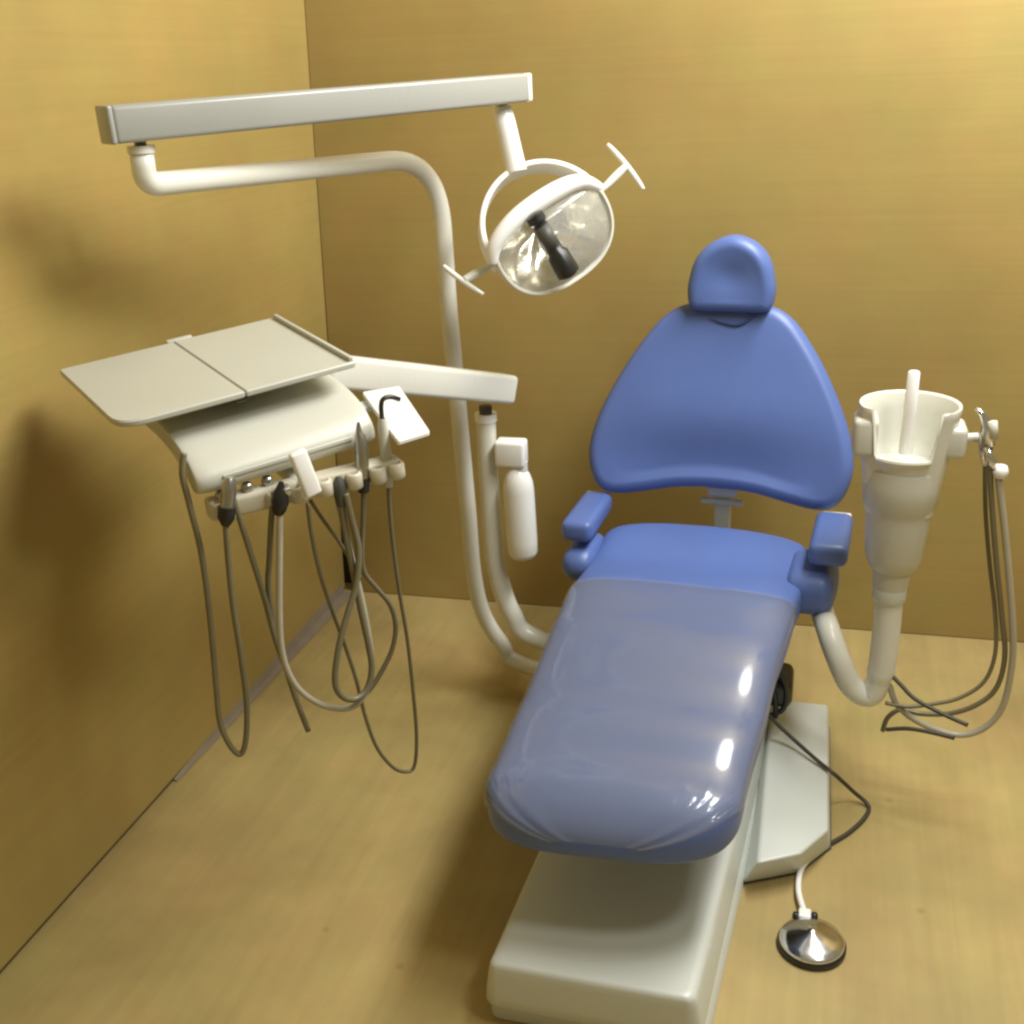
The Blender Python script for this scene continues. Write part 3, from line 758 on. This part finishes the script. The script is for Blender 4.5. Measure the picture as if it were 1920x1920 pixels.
# assistant holder bar
bm = bmesh.new(); tube(bm, [at_y(1800, 822, CYY), at_y(1838, 820, CYY)], .0105, 14); hb = link('holder_bar', bm, M_PAINT, cus)
bm = bmesh.new(); box8(bm, at_y(1850, 818, CYY), V((.011, 0, 0)), V((0, .022, 0)), V((0, 0, .032)), .005); link('holder_block', bm, M_STEEL, hb, auto=40)
AG = 'assistant instruments hanging beside the cuspidor'
a1 = thing('saliva_ejector', 'chrome valve with a white ball end beside the cuspidor', 'instrument', AG)
Y2 = CYY-.035
bm = bmesh.new(); tube(bm, [at_y(1850, 838, Y2), at_y(1858, 862, Y2), at_y(1868, 880, Y2)], [.008, .010, .009], 12); link('valve', bm, M_CHROME, a1)
bm = bmesh.new(); lathe(bm, [(0, -.017), (.012, -.013), (.017, 0), (.012, .013), (0, .017)], at_y(1876, 884, Y2), (0, 0, 1), 18); link('ball_end', bm, M_WHITE, a1)
def hose2(pix, m, r, parent, y=Y2, y2=None):
    bm = bmesh.new(); k = len(pix)
    tube(bm, catmull([at_y(px, py, y+((y2 if y2 is not None else y)-y)*i/(k-1)) for i, (px, py) in enumerate(pix)], 7), r, 10); return link('hose', bm, m, parent)
hose2([(1872, 895), (1882, 980), (1892, 1080), (1899, 1180), (1897, 1250), (1880, 1325), (1845, 1365), (1800, 1378), (1750, 1366), (1708, 1345), (1680, 1318), (1668, 1285)], M_HOSEL, .0075, a1, Y2, Y2+.03)
a2 = thing('suction_handpiece', 'chrome suction handpiece clipped upright on the cuspidor bar', 'instrument', AG)
bm = bmesh.new(); tube(bm, [at_y(1829, 766, Y2), at_y(1843, 776, Y2), at_y(1852, 800, Y2), at_y(1856, 835, Y2)], [.004, .0075, .011, .011], 14); link('grip', bm, M_CHROME, a2)
bm = bmesh.new(); tube(bm, [at_y(1862, 790, Y2-.01), at_y(1864, 822, Y2-.01)], .009, 14); link('lever', bm, M_PLAST, a2)
hose2([(1856, 838), (1858, 920), (1868, 1050), (1878, 1150), (1884, 1230), (1868, 1290), (1830, 1322), (1780, 1338), (1725, 1338), (1690, 1330), (1665, 1345), (1655, 1370)], M_HOSE, .006, a2, Y2, Y2+.06)
a3 = thing('suction_handpiece', 'thin chrome tube hanging lowest beside the cuspidor bar', 'instrument', AG)
bm = bmesh.new(); tube(bm, [at_y(1840, 812, Y2+.03), at_y(1843, 845, Y2+.03), at_y(1848, 872, Y2+.03)], [.006, .0085, .007], 12); link('grip', bm, M_CHROME, a3)
hose2([(1847, 868), (1848, 960), (1856, 1060), (1866, 1150), (1866, 1225), (1845, 1278), (1800, 1308), (1750, 1320), (1700, 1325), (1660, 1318)], M_HOSE, .0048, a3, Y2+.03, Y2+.02)
hose2([(1668, 1262), (1690, 1285), (1715, 1310), (1760, 1335), (1815, 1360)], M_CORD, .005, a3, Y2+.03, Y2-.05)
hose2([(1662, 1368), (1700, 1366), (1740, 1372), (1790, 1384)], M_CORD, .005, a3, Y2, Y2-.04)

# ------------------------------------------------------------------ utility box and foot control on the floor
ub = thing('utility_box', 'low beige utility box on the floor right of the chair base', 'box')
bt = [at_z(1390, 1657, .001), at_z(1497, 1637, .001), at_z(1557, 1590, .001)]
bt += [V((bt[2].x-.004, 2.74, .001)), V((bt[0].x, 2.74, .001))]
tp = [at_z(1420, 1618, .095), at_z(1500, 1602, .095), at_z(1553, 1556, .095)]
tp += [V((tp[2].x-.004, 2.72, .095)), V((tp[0].x-.002, 2.72, .095))]
bm = bmesh.new(); rs = sect_loft(bm, [bt, tp])
es = [e for e in bm.edges if not (e.verts[0].co.z < .01 and e.verts[1].co.z < .01)]
bmesh.ops.bevel(bm, geom=es, offset=.009, segments=3, profile=.5, affect='EDGES')
link('box_cover', bm, M_GREY, ub, auto=40)
bm = bmesh.new()
b2 = [p+(p-sum(bt, V())/5).normalized()*.004 for p in bt]
sect_loft(bm, [[V((p.x, p.y, .001)) for p in b2], [V((p.x, p.y, .008)) for p in b2]]); link('box_foot_shade', bm, M_DGREY, ub, smooth=False)  # dark rim drawn round the foot as the box's shadow line

fc = thing('foot_control', 'round chrome foot control disc on the floor with a cord', 'foot control')
FC = at_z(1521, 1775, .0)
bm = bmesh.new(); lathe(bm, [(.0, .0015), (.0685, .0015), (.0705, .004), (.0705, .010), (.067, .014), (.0, .014)], FC, EZ, 48); link('rubber_base', bm, M_BLACK, fc, auto=40)
bm = bmesh.new(); lathe(bm, [(.066, .014), (.0668, .018), (.064, .022), (.050, .0275), (.030, .035), (.010, .0425), (.006, .0455), (.0, .046)], FC, EZ, 56); link('disc', bm, M_CHROME, fc)
for dx, dy in ((-.034, .066), (.004, .073)):
    bm = bmesh.new(); lathe(bm, [(.0, .001), (.008, .001), (.008, .018), (.0065, .024), (.0, .025)], FC+V((dx, dy, 0)), EZ, 14); link('lug', bm, M_BLACK, fc)
bm = bmesh.new(); box8(bm, FC+V((-.016, .072, .014)), (.013, 0, 0), (0, .014, 0), (0, 0, .012), .004); link('cord_socket', bm, M_WHITE, fc, auto=40)
bm = bmesh.new()
pts = [FC+V((-.016, .078, .016))]+[at_z(px, py, z) for px, py, z in ((1497, 1668, .016), (1505, 1625, .012), (1540, 1592, .008), (1590, 1562, .006), (1622, 1532, .006), (1628, 1510, .007), (1600, 1484, .035), (1565, 1452, .095), (1535, 1428, .106), (1490, 1388, .125), (1445, 1345, .17), (1425, 1318, .22))]
tube(bm, catmull(pts, 7), .0052, 10); link('cord', bm, M_CORD, fc)
bm = bmesh.new(); tube(bm, catmull([p+V((0, 0, .0008)) for p in pts[:4]], 7), .0066, 10); link('cord_sleeve', bm, M_WHITE, fc)

# ------------------------------------------------------------------ light
wd = bpy.data.worlds.new('World'); S.world = wd; wd.use_nodes = True
bg = wd.node_tree.nodes['Background']; bg.inputs['Color'].default_value = (1, .85, .50, 1); bg.inputs['Strength'].default_value = .25
def lamp_at(loc, e, rad, col):
    ld = bpy.data.lights.new('ceiling_lamp', 'POINT'); ld.energy = e; ld.shadow_soft_size = rad; ld.color = col
    lo = bpy.data.objects.new('ceiling_lamp', ld); COL.objects.link(lo); lo.location = loc
import os
LM = os.environ.get('LM', 'AB')
if 'A' in LM:
    for k in range(5): lamp_at((.58, 1.75+k*.32, 2.92), 66, .25, (1, .995, .96))      # a long tube lamp
if 'B' in LM: lamp_at((.95, 1.10, 2.95), 66, .2, (1, .98, .93))
S.view_settings.view_transform = 'Standard'; S.view_settings.look = 'None'; S.view_settings.gamma = 1; S.view_settings.exposure = 0
S.render.engine = 'CYCLES'; S.cycles.use_denoising = True; S.cycles.filter_width = 2.5
S.cycles.max_bounces = 8; S.cycles.transparent_max_bounces = 12
